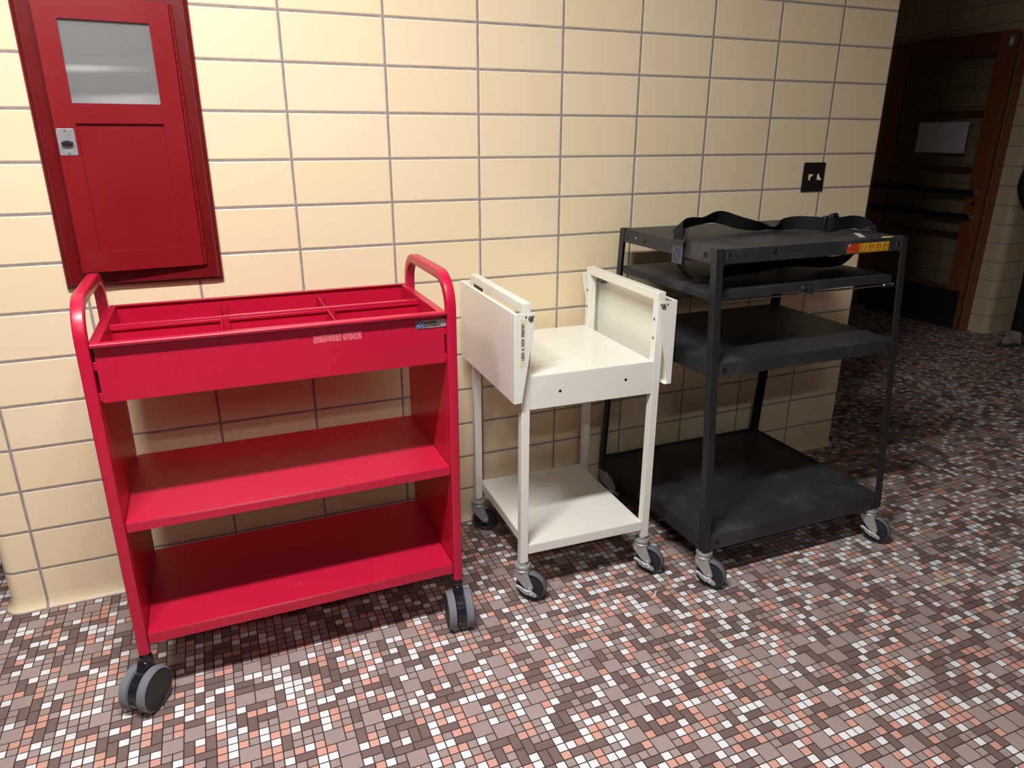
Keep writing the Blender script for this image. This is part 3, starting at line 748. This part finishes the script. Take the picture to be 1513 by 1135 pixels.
# ------------------------------------------------------------------ webbing strap round the top shelf
def catmull(P, n):
    out = []
    P = [P[0]]+list(P)+[P[-1]]
    for i in range(1,len(P)-2):
        for k in range(n):
            t = k/n; a,b,c,d = P[i-1],P[i],P[i+1],P[i+2]
            out.append(.5*((2*b)+(c-a)*t+(2*a-5*b+4*c-d)*t*t+(3*b-a-3*c+d)*t**3))
    out.append(P[-2]); return out
def ribbon(keys, width, thick, n=10):
    """keys: (x,y,z, wx,wy,wz): centre and direction across the webbing"""
    C = catmull([Vector(k[:3]) for k in keys], n); Wd = catmull([Vector(k[3:]).normalized() for k in keys], n)
    rings = []
    for i,(c,w) in enumerate(zip(C,Wd)):
        t = (C[min(i+1,len(C)-1)]-C[max(i-1,0)]).normalized(); w = (w-t*w.dot(t)).normalized(); nn = t.cross(w)
        a = w*width/2; b = nn*thick/2
        rings.append([c-a-b,c+a-b,c+a+b,c-a+b])
    return G().sweep(rings)
def strap():
    root = thing('safety_strap','black webbing strap with plastic buckle looped around the top shelf of the black cart','strap',(1.2,-.40,1.1215))
    Wd = .046
    keys = [(.8090,-.462,1.060, 0,-1,0),
            (.8060,-.458,1.110, 0,-1,.0),(.8050,-.455,1.150, 0,-1,.1),(.826,-.425,1.170, -.1,-.9,.5),
            (.900,-.370,1.166, 0,-.6,.8),(.965,-.345,1.166, 0,-.75,.65),(1.030,-.335,1.176, 0,-.5,.85),(1.075,-.332,1.172, 0,-.35,.94),
            (1.140,-.340,1.153, 0,-.4,.9),(1.215,-.352,1.138, 0,-.75,.66),(1.262,-.36,1.132, 0,-.95,.3),
            (1.310,-.362,1.143, 0,-.35,.93),(1.375,-.372,1.1475, 0,-.03,1),(1.432,-.425,1.1465, 0,-.02,1),(1.465,-.445,1.1455, 0,-.02,1),
            (1.525,-.43,1.1455, 0,.02,1),(1.585,-.415,1.1455, 0,.0,1),(1.622,-.425,1.139, .1,-.3,.9),(1.640,-.45,1.118, .2,-.8,.3),
            (1.629,-.455,1.084, 0,-1,.1),(1.600,-.452,1.048, 0,-.8,.5),(1.548,-.45,1.022, 0,-.5,.85),(1.495,-.45,1.0145, 0,-.4,.9),(1.432,-.45,1.0160, 0,-.4,.9),
            (1.362,-.45,1.025, 0,-.3,.95),(1.290,-.448,1.030, 0,-.2,1),(1.205,-.446,1.025, 0,-.1,1),(1.120,-.448,1.019, 0,-.1,1),(1.02,-.456,1.0165, 0,-.2,1),(.930,-.478,1.0095, 0,-.7,.7),(.885,-.483,.9985, 0,-1,.1),
            (.850,-.478,1.006, 0,-1,0),(.824,-.470,1.035, 0,-1,0),(.8110,-.464,1.066, 0,-1,0)]
    build(ribbon(keys, Wd, .0022), 'webbing', M_WEB, root, smooth=50)
    # doubled, stitched end hanging over the apron
    g = G().box(.8010,.8045,-.489,-.435,1.052,1.119); pt = build(g,'stitched_end',M_WEBG,root,bevel=.0012,label='grey stitched webbing patch')
    g = G(); X = .8006
    def st(a,b):
        a = Vector((X,)+a); b = Vector((X,)+b); g.cyl(a,b,.0009,6)
    st((-.483,1.100),(-.441,1.060)); st((-.483,1.060),(-.441,1.100)); st((-.485,1.104),(-.439,1.104)); st((-.485,1.057),(-.439,1.057)); st((-.485,1.057),(-.485,1.104)); st((-.439,1.057),(-.439,1.104))
    build(g,'stitching',M_STITCH,pt)
    g = G().hexa([(.7990,-.492,1.116),(.8020,-.492,1.116),(.8020,-.430,1.116),(.7990,-.430,1.116)],[(.8140,-.497,1.166),(.8170,-.497,1.166),(.8170,-.428,1.163),(.8140,-.428,1.163)])
    build(g,'strap_pad',M_PLA,root,bevel=.001)
    # side-release buckle: ribbed ladder and body, standing on edge with the webbing
    d = Vector((.97,.22,0)).normalized(); nrm = Vector((d.y,-d.x,0)); o = Vector((1.425,-.4315,1.1465))
    def ob(gg, a0,a1,n0,n1,z0,z1):
        def p(a,n_,z): return o+d*a+nrm*n_+Vector((0,0,z))
        gg.hexa([p(a0,n0,z0),p(a1,n0,z0),p(a1,n1,z0),p(a0,n1,z0)],[p(a0,n0,z1),p(a1,n0,z1),p(a1,n1,z1),p(a0,n1,z1)])
    g = G()
    ob(g,0,.018,-.004,.011,-.0245,.028); ob(g,.024,.034,-.004,.012,-.0245,.029); ob(g,.040,.062,-.005,.012,-.0245,.031); ob(g,.018,.040,-.004,.006,-.022,.026)
    ob(g,.062,.088,-.004,.009,-.0225,.027); ob(g,.046,.084,-.003,.007,.027,.0345)
    build(g,'buckle',M_PLA,root,bevel=.003)
    # loose tail lying on the shelf
    g = ribbon([(1.545,-.470,1.1235,.3,-1,.0),(1.585,-.478,1.1245,.3,-1,.0),(1.598,-.482,1.128,.3,-1,0),(1.592,-.481,1.1320,.3,-1,0)],.030,.002,6); build(g,'loose_tail',M_WEBG,root,smooth=50)
strap()

# ------------------------------------------------------------------ recessed red cabinet
def cabinet():
    root = thing('extinguisher_cabinet','dark red fire extinguisher cabinet set in the tiled wall with its glazed door ajar','cabinet',(-.75,0,1.018))
    fx0,fx1,fz0,fz1 = -.960,-.5415,1.0185,1.832
    ox0,ox1,oz0,oz1 = HX0+.0005,HX1-.0005,HZ0+.0005,HZ1-.0005
    # bevelled frame
    def rect(m,y): return [(fx0+m,y,fz0+m),(fx1-m,y,fz0+m),(fx1-m,y,fz1-m),(fx0+m,y,fz1-m)]
    inner = lambda y: [(ox0,y,oz0),(ox1,y,oz0),(ox1,y,oz1),(ox0,y,oz1)]
    g = G()
    loops = [rect(0,-.0005),rect(0,-.010),rect(.004,-.014),rect(.010,-.016),rect(.014,-.024),inner(-.024),inner(.02)]
    g.add([p for l in loops for p in l], [(4*k+i,4*k+(i+1)%4,4*k+4+(i+1)%4,4*k+4+i) for k in range(len(loops)-1) for i in range(4)])
    build(g,'frame',M_CABF,root)
    d = .185; e = .001
    g = G().box(ox0+e,ox1-e,d-.003,d,oz0+e,oz1-e).box(ox0+e,ox0+e+.002,.021,d-.003,oz0+e,oz1-e).box(ox1-e-.002,ox1-e,.021,d-.003,oz0+e,oz1-e).box(ox0+e,ox1-e,.021,d-.003,oz0+e,oz0+e+.002).box(ox0+e,ox1-e,.021,d-.003,oz1-e-.002,oz1-e)
    build(g,'tub',M_WHITEIN,root)
    # door, hinged on the right, swung out a little
    h = Vector((-.590,-.0345)); l = Vector((-.9055,-.061)); u = (l-h).normalized(); n = Vector((-u.y,u.x)) 
    if n.y > 0: n = -n                      # towards the room
    def P(s,t,z): q = h+u*s+n*t; return (q.x,q.y,z)
    zb,zt,w = 1.0705,1.7725,.3175
    def dbox(gg,s0,s1,t0,t1,z0,z1):
        gg.hexa([P(s0,t0,z0),P(s1,t0,z0),P(s1,t1,z0),P(s0,t1,z0)],[P(s0,t0,z1),P(s1,t0,z1),P(s1,t1,z1),P(s0,t1,z1)])
    gs0,gs1,gz0,gz1 = .054,.2665,1.517,1.7185
    ps0,ps1,pz0,pz1 = .055,.2655,1.1255,1.4665
    T0,T1 = -.013,.001
    g = G()
    ss = [.002,gs0,gs1,w]; zz = [zb,pz0,pz1,gz0,gz1,zt]
    for i in range(3):
        for j in range(5):
            if i == 1 and j in (1,3): continue
            s0,s1,z0,z1 = ss[i],ss[i+1],zz[j],zz[j+1]
            g.add([P(s0,T1,z0),P(s1,T1,z0),P(s1,T1,z1),P(s0,T1,z1)],[(0,1,2,3)])
            g.add([P(s0,T0,z0),P(s1,T0,z0),P(s1,T0,z1),P(s0,T0,z1)],[(3,2,1,0)])
    def rim(s0,s1,z0,z1,ta,tb): 
        a = [P(s0,ta,z0),P(s1,ta,z0),P(s1,ta,z1),P(s0,ta,z1)]; b = [P(s0,tb,z0),P(s1,tb,z0),P(s1,tb,z1),P(s0,tb,z1)]
        g.add(a+b,[(i,(i+1)%4,4+(i+1)%4,4+i) for i in range(4)])
    rim(.002,w,zb,zt,T0,T1); rim(gs0,gs1,gz0,gz1,T0,T1); rim(gs0,gs1,pz0,pz1,T0,T1)
    bm_door = build(g,'door',M_CAB,root)
    b = bm_door.modifiers.new('weld','WELD'); b.merge_threshold = .00005
    g = G(); dbox(g,ps0-.001,ps1+.001,-.0105,-.0065,pz0,pz1); build(g,'lower_panel',M_CAB,bm_door)
    g = G(); dbox(g,gs0-.0,gs1+.0,-.0085,-.0055,gz0,gz1); build(g,'glass_pane',M_GLASS,bm_door)
    # latch plate with its pull
    g = G()
    sc, zc = .2945,1.4195
    pr = rounded_rect(.0425,.068,.004); g.prism(pr, lambda a,b,c: P(sc+a,c,zc+b), T1,T1+.0015); lp = build(g,'latch_plate',M_STEEL,bm_door,bevel=.0006)
    for z in (zc+.029,zc-.029):
        g = G().prism([(.003*math.cos(k*PI/5),.003*math.sin(k*PI/5)) for k in range(10)], lambda a,b,c: P(sc+a,c,z+b), T1+.0015,T1+.0025); build(g,'screw',M_BOLT,lp)
    g = G().prism([(-.0135,.001),(-.006,.0035),(0,.0055),(.006,.0035),(.0135,.001),(.013,-.004),(.004,-.0065),(-.004,-.0065),(-.013,-.004)], lambda a,b,c: P(sc+a,c,zc-.001+b), T1+.0015,T1+.013); build(g,'pull',M_DARK,lp,bevel=.001)
    # piano hinge
    g = G(); k = 0; z = zb+.002
    while z < zt-.01:
        g.cyl((-.5865,-.0325,z),(-.5865,-.0325,min(z+.0195,zt-.002)),.0042,10); z += .0205
    build(g,'hinge',M_CAB,root,smooth=40)
cabinet()

# ------------------------------------------------------------------ switch plate
def switch():
    root = thing('light_switch','dark bronze double light switch plate on the tiled wall above the black cart','switch',(1.7795,0,1.276))
    g = G().box(1.722,1.838,-.006,-.0003,1.2175,1.3345); build(g,'plate',M_BRONZE,root,bevel=.003)
    for x,s in ((1.757,1),(1.803,-1)):
        g = G().box(x-.005,x+.005,-.0075,-.006,1.264,1.288); t = build(g,'toggle',M_IVORY,root,bevel=.0008)
        g = G().hexa([(x-.004,-.0075,1.276-.005),(x+.004,-.0075,1.276-.005),(x+.004,-.0075,1.276+.005),(x-.004,-.0075,1.276+.005)],
                     [(x-.0035,-.021,1.276+s*.010-.003),(x+.0035,-.021,1.276+s*.010-.003),(x+.0035,-.021,1.276+s*.010+.003),(x-.0035,-.021,1.276+s*.010+.003)]); build(g,'lever',M_IVORY,t,bevel=.001)
        for z in (1.306,1.246):
            g = G().lathe([(.003,0),(.003,.0008),(.0005,.001)],(x,-.006,z),(0,-1,0),10); build(g,'screw',M_BRONZE,root)
switch()

# ------------------------------------------------------------------ bits on the floor
g = G(); pts = catmull([Vector((.090,-.742,.0014)),Vector((.100,-.758,.0014)),Vector((.1075,-.777,.0014)),Vector((.1125,-.800,.0014))],6)
g.sweep([[p+Vector((.0012*math.cos(t),.0006*math.sin(t),.0012*math.sin(t))) for t in [k*PI/3 for k in range(6)]] for p in pts])
tag(build(g,'thread',M_THREAD,smooth=60),'short red thread lying on the mosaic floor in front of the carts','thread')

g = G().hexa([(.637,-.709,.0003),(.643,-.711,.0003),(.667,-.685,.0003),(.664,-.683,.0003)],[(.637,-.709,.0022),(.643,-.711,.0022),(.667,-.685,.0012),(.664,-.683,.0012)])
tag(build(g,'paper_scrap',M_PAPER),'tiny white paper scrap on the floor between the cream and black carts','paper')

# ------------------------------------------------------------------ person half out of frame
def person():
    root = thing('person','person in dark jacket, black trousers and pale grey shoes standing at the right edge','person',(4.85,.755,0),math.radians(220))
    def skin(name, pts, edges, mat, sub=2, rootv=0, parent=root):
        me = bpy.data.meshes.new(name); me.from_pydata([p[:3] for p in pts],[],edges)
        o = bpy.data.objects.new(name, me); COL.objects.link(o)
        s = o.modifiers.new('s','SKIN'); s.use_smooth_shade = True
        for i,p in enumerate(pts):
            r = p[3]; r = r if isinstance(r,tuple) else (r,r)
            me.skin_vertices[0].data[i].radius = r
        me.skin_vertices[0].data[rootv].use_root = True
        m = o.modifiers.new('d','SUBSURF'); m.levels = sub; m.render_levels = sub
        dg = bpy.context.evaluated_depsgraph_get(); me2 = bpy.data.meshes.new_from_object(o.evaluated_get(dg))
        bpy.data.objects.remove(o); me2.materials.clear(); me2.materials.append(mat); me2.name = name
        me2.polygons.foreach_set('use_smooth',[True]*len(me2.polygons))
        o2 = bpy.data.objects.new(name, me2); COL.objects.link(o2); o2.parent = parent
        return o2
    # faces local +x; y is left
    B = [(0,0,.95,(.12,.15)),(0,0,1.10,(.105,.135)),(.01,0,1.27,(.095,.125)),(0,0,1.42,(.085,.13)),(0,0,1.49,.056),(.012,0,1.545,.054),(.034,0,1.595,.062),(.026,0,1.655,.080),(.016,0,1.715,.086),(.010,0,1.762,.060)]
    E = [(i,i+1) for i in range(9)]
    for s in (-1,1):
        b = len(B)
        B += [(0,s*.095,.86,.082),(.012,s*.10,.49,.056),(-.015,s*.10,.10,.036),(.045,s*(.105 if s > 0 else .135),.045,.026),(.095,s*(.115 if s > 0 else .175),.036,.020)]
        E += [(0,b),(b,b+1),(b+1,b+2),(b+2,b+3),(b+3,b+4)]
        b = len(B)
        B += [(0,s*.175,1.405,.052),(-.04,s*.268,1.09,.042),(.055,s*.185,.925,.028),(.075,s*.165,.875,(.018,.034)),(.085,s*.16,.83,(.013,.034))]
        E += [(3,b),(b,b+1),(b+1,b+2),(b+2,b+3),(b+3,b+4)]
        hb = b+4
        for k,(dy,l) in enumerate(((-.030,.062),(-.010,.074),(.010,.070),(.028,.055))):
            q = len(B); x,z = .088,.815
            B += [(x,s*.16+dy,z,.0095),(x+l*.25,s*.16+dy,z-l*.5,.0085),(x+l*.25,s*.16+dy-s*.006,z-l*.98,.0075)]
            E += [(hb,q),(q,q+1),(q+1,q+2)]
        q = len(B)
        B += [(.088,s*.16-s*.038,.858,.0105),(.110,s*.16-s*.05,.83,.0095),(.118,s*.16-s*.045,.80,.008)]
        E += [(b+3,q),(q,q+1),(q+1,q+2)]
    body = skin('body',B,E,M_SKIN)
    # face and ears on the head
    g = G()
    g.hexa([(.085,-.015,1.632),(.122,-.013,1.634),(.122,.013,1.634),(.085,.015,1.632)],[(.080,-.008,1.690),(.101,-.006,1.690),(.101,.006,1.690),(.080,.008,1.690)])
    build(g,'nose',M_SKIN,body,world=False,bevel=.006,seg=3)
    for s in (-1,1):
        c = Vector((.089,s*.031,1.684)); ax = Vector((.95,s*.25,0)).normalized()
        g = G().lathe([(.001,-.004),(.008,-.002),(.0105,.003),(.0085,.0075),(.001,.010)],c,ax,16); e = build(g,'eye',M_IVORY,body,world=False,smooth=60)
        g = G().lathe([(.0005,0),(.0052,0),(.004,.0012),(.0005,.0018)],c+ax*.009,ax,14); build(g,'iris',M_HAIR,e,world=False,smooth=60)
        g = G().hexa([(.086,s*.046,1.704),(.098,s*.046,1.703),(.106,s*.014,1.703),(.094,s*.014,1.704)],[(.084,s*.046,1.709),(.096,s*.046,1.708),(.104,s*.014,1.709),(.092,s*.014,1.710)]); build(g,'eyebrow',M_HAIR,body,world=False,bevel=.002)
        g = G().lathe([(.003,-.006),(.018,-.006),(.025,0),(.018,.006),(.003,.004)],(.005,s*.080,1.668),(-.3,s,0),16); build(g,'ear',M_SKIN,body,world=False,smooth=60)
    g = G().hexa([(.084,-.023,1.596),(.0985,-.010,1.594),(.0985,.010,1.594),(.084,.023,1.596)],[(.084,-.023,1.600),(.0995,-.010,1.607),(.0995,.010,1.607),(.084,.023,1.600)])
    build(g,'mouth',paint('lips',(150,80,76),rough=.5),body,world=False,bevel=.003)
    skin('hair',[(-.022,0,1.64,.070),(-.018,0,1.71,.088),(.002,0,1.765,.076),(.045,0,1.775,.050)],[(0,1),(1,2),(2,3)],M_HAIR)
    J = [(0,0,.78,(.165,.195)),(0,0,.86,(.165,.195)),(0,0,1.05,(.150,.180)),(.01,0,1.25,(.145,.190)),(0,0,1.385,(.115,.185)),(.002,0,1.455,(.085,.105)),(.004,0,1.515,.072)]
    jk = skin('jacket',J,[(i,i+1) for i in range(6)],M_FAB)
    for s in (-1,1):
        skin('sleeve',[(0,-s*.02,1.425,.100),(0,s*.07,1.425,.104),(0,s*.145,1.395,.104),(-.005,s*.198,1.345,.090),(-.025,s*.243,1.22,.072),(-.04,s*.272,1.09,.062),(.01,s*.235,1.00,.055),(.055,s*.195,.93,.050)],[(i,i+1) for i in range(7)],M_FAB,parent=jk)
    T = [(0,0,.94,(.135,.17)),(0,0,.87,(.13,.17))]; E = [(0,1)]
    for s in (-1,1):
        b = len(T); T += [(0,s*.095,.76,.098),(.014,s*.10,.49,.080),(-.010,s*.10,.115,.072),(-.010,s*.10,.055,.074)]; E += [(1,b),(b,b+1),(b+1,b+2),(b+2,b+3)]
    skin('trousers',T,E,M_FAB2)
    for s, sp in ((-1,-40),(1,12)):
        t = math.radians(sp); ct, st_ = math.cos(t), math.sin(t)
        F = lambda a,b,c: (a*ct-b*st_-.012, s*.10+a*st_+b*ct, c)
        skin('shoe',[F(-.055,0,.055)+(.048,),F(.01,0,.066)+(.052,),F(.10,0,.045)+((.034,.046),),F(.175,0,.034)+((.024,.036),)],[(0,1),(1,2),(2,3)],M_SHOE,rootv=1)
        g = G().prism([(-.10,-.035),(-.06,-.044),(.10,-.05),(.18,-.036),(.205,0),(.18,.036),(.10,.05),(-.06,.044),(-.10,.035)], F, .001,.016); build(g,'sole',M_SOLE,root,world=False,bevel=.004)
person()

# ------------------------------------------------------------------ light
def area(name, loc, sx, sy, power, col, rot=(0,0,0)):
    l = bpy.data.lights.new(name,'AREA'); l.shape = 'RECTANGLE'; l.size = sx; l.size_y = sy; l.energy = power; l.color = col
    o = bpy.data.objects.new(name,l); COL.objects.link(o); o.location = loc; o.rotation_euler = rot; return o
area('ceiling_lamp', (-.75,-1.58,2.86), 1.2, .15, 111, (1,.985,.965))
area('corridor_lamp', (-.75,-4.00,2.86), 1.2, .15, 34, (1,.985,.965))

w = bpy.data.worlds.new('world'); SC.world = w; w.use_nodes = True
w.node_tree.nodes['Background'].inputs[0].default_value = (.02,.02,.024,1); w.node_tree.nodes['Background'].inputs[1].default_value = 1

# ------------------------------------------------------------------ camera
RM = [[0.9223733831423879,-0.38628914164237294,0.0028356867994933296],[-0.12577297642475138,-0.3072426547054801,-0.9432831544826608],[0.36525128401100115,0.869702621692416,-0.3319771819712722]]
cd = bpy.data.cameras.new('camera'); cam = bpy.data.objects.new('camera',cd); COL.objects.link(cam)
cd.sensor_fit = 'HORIZONTAL'; cd.sensor_width = 36; cd.lens = 1054.6917*36/1513; cd.clip_start = .05
Mx = Matrix((RM[0], [-v for v in RM[1]], [-v for v in RM[2]])).transposed().to_4x4(); Mx.translation = Vector((-.56666513,-2.36451068,1.44603409))
cam.matrix_world = Mx
SC.camera = cam
SC.view_settings.view_transform = 'Standard'; SC.view_settings.look = 'None'; SC.view_settings.exposure = 0; SC.view_settings.gamma = 1; SC.view_settings.use_curve_mapping = False
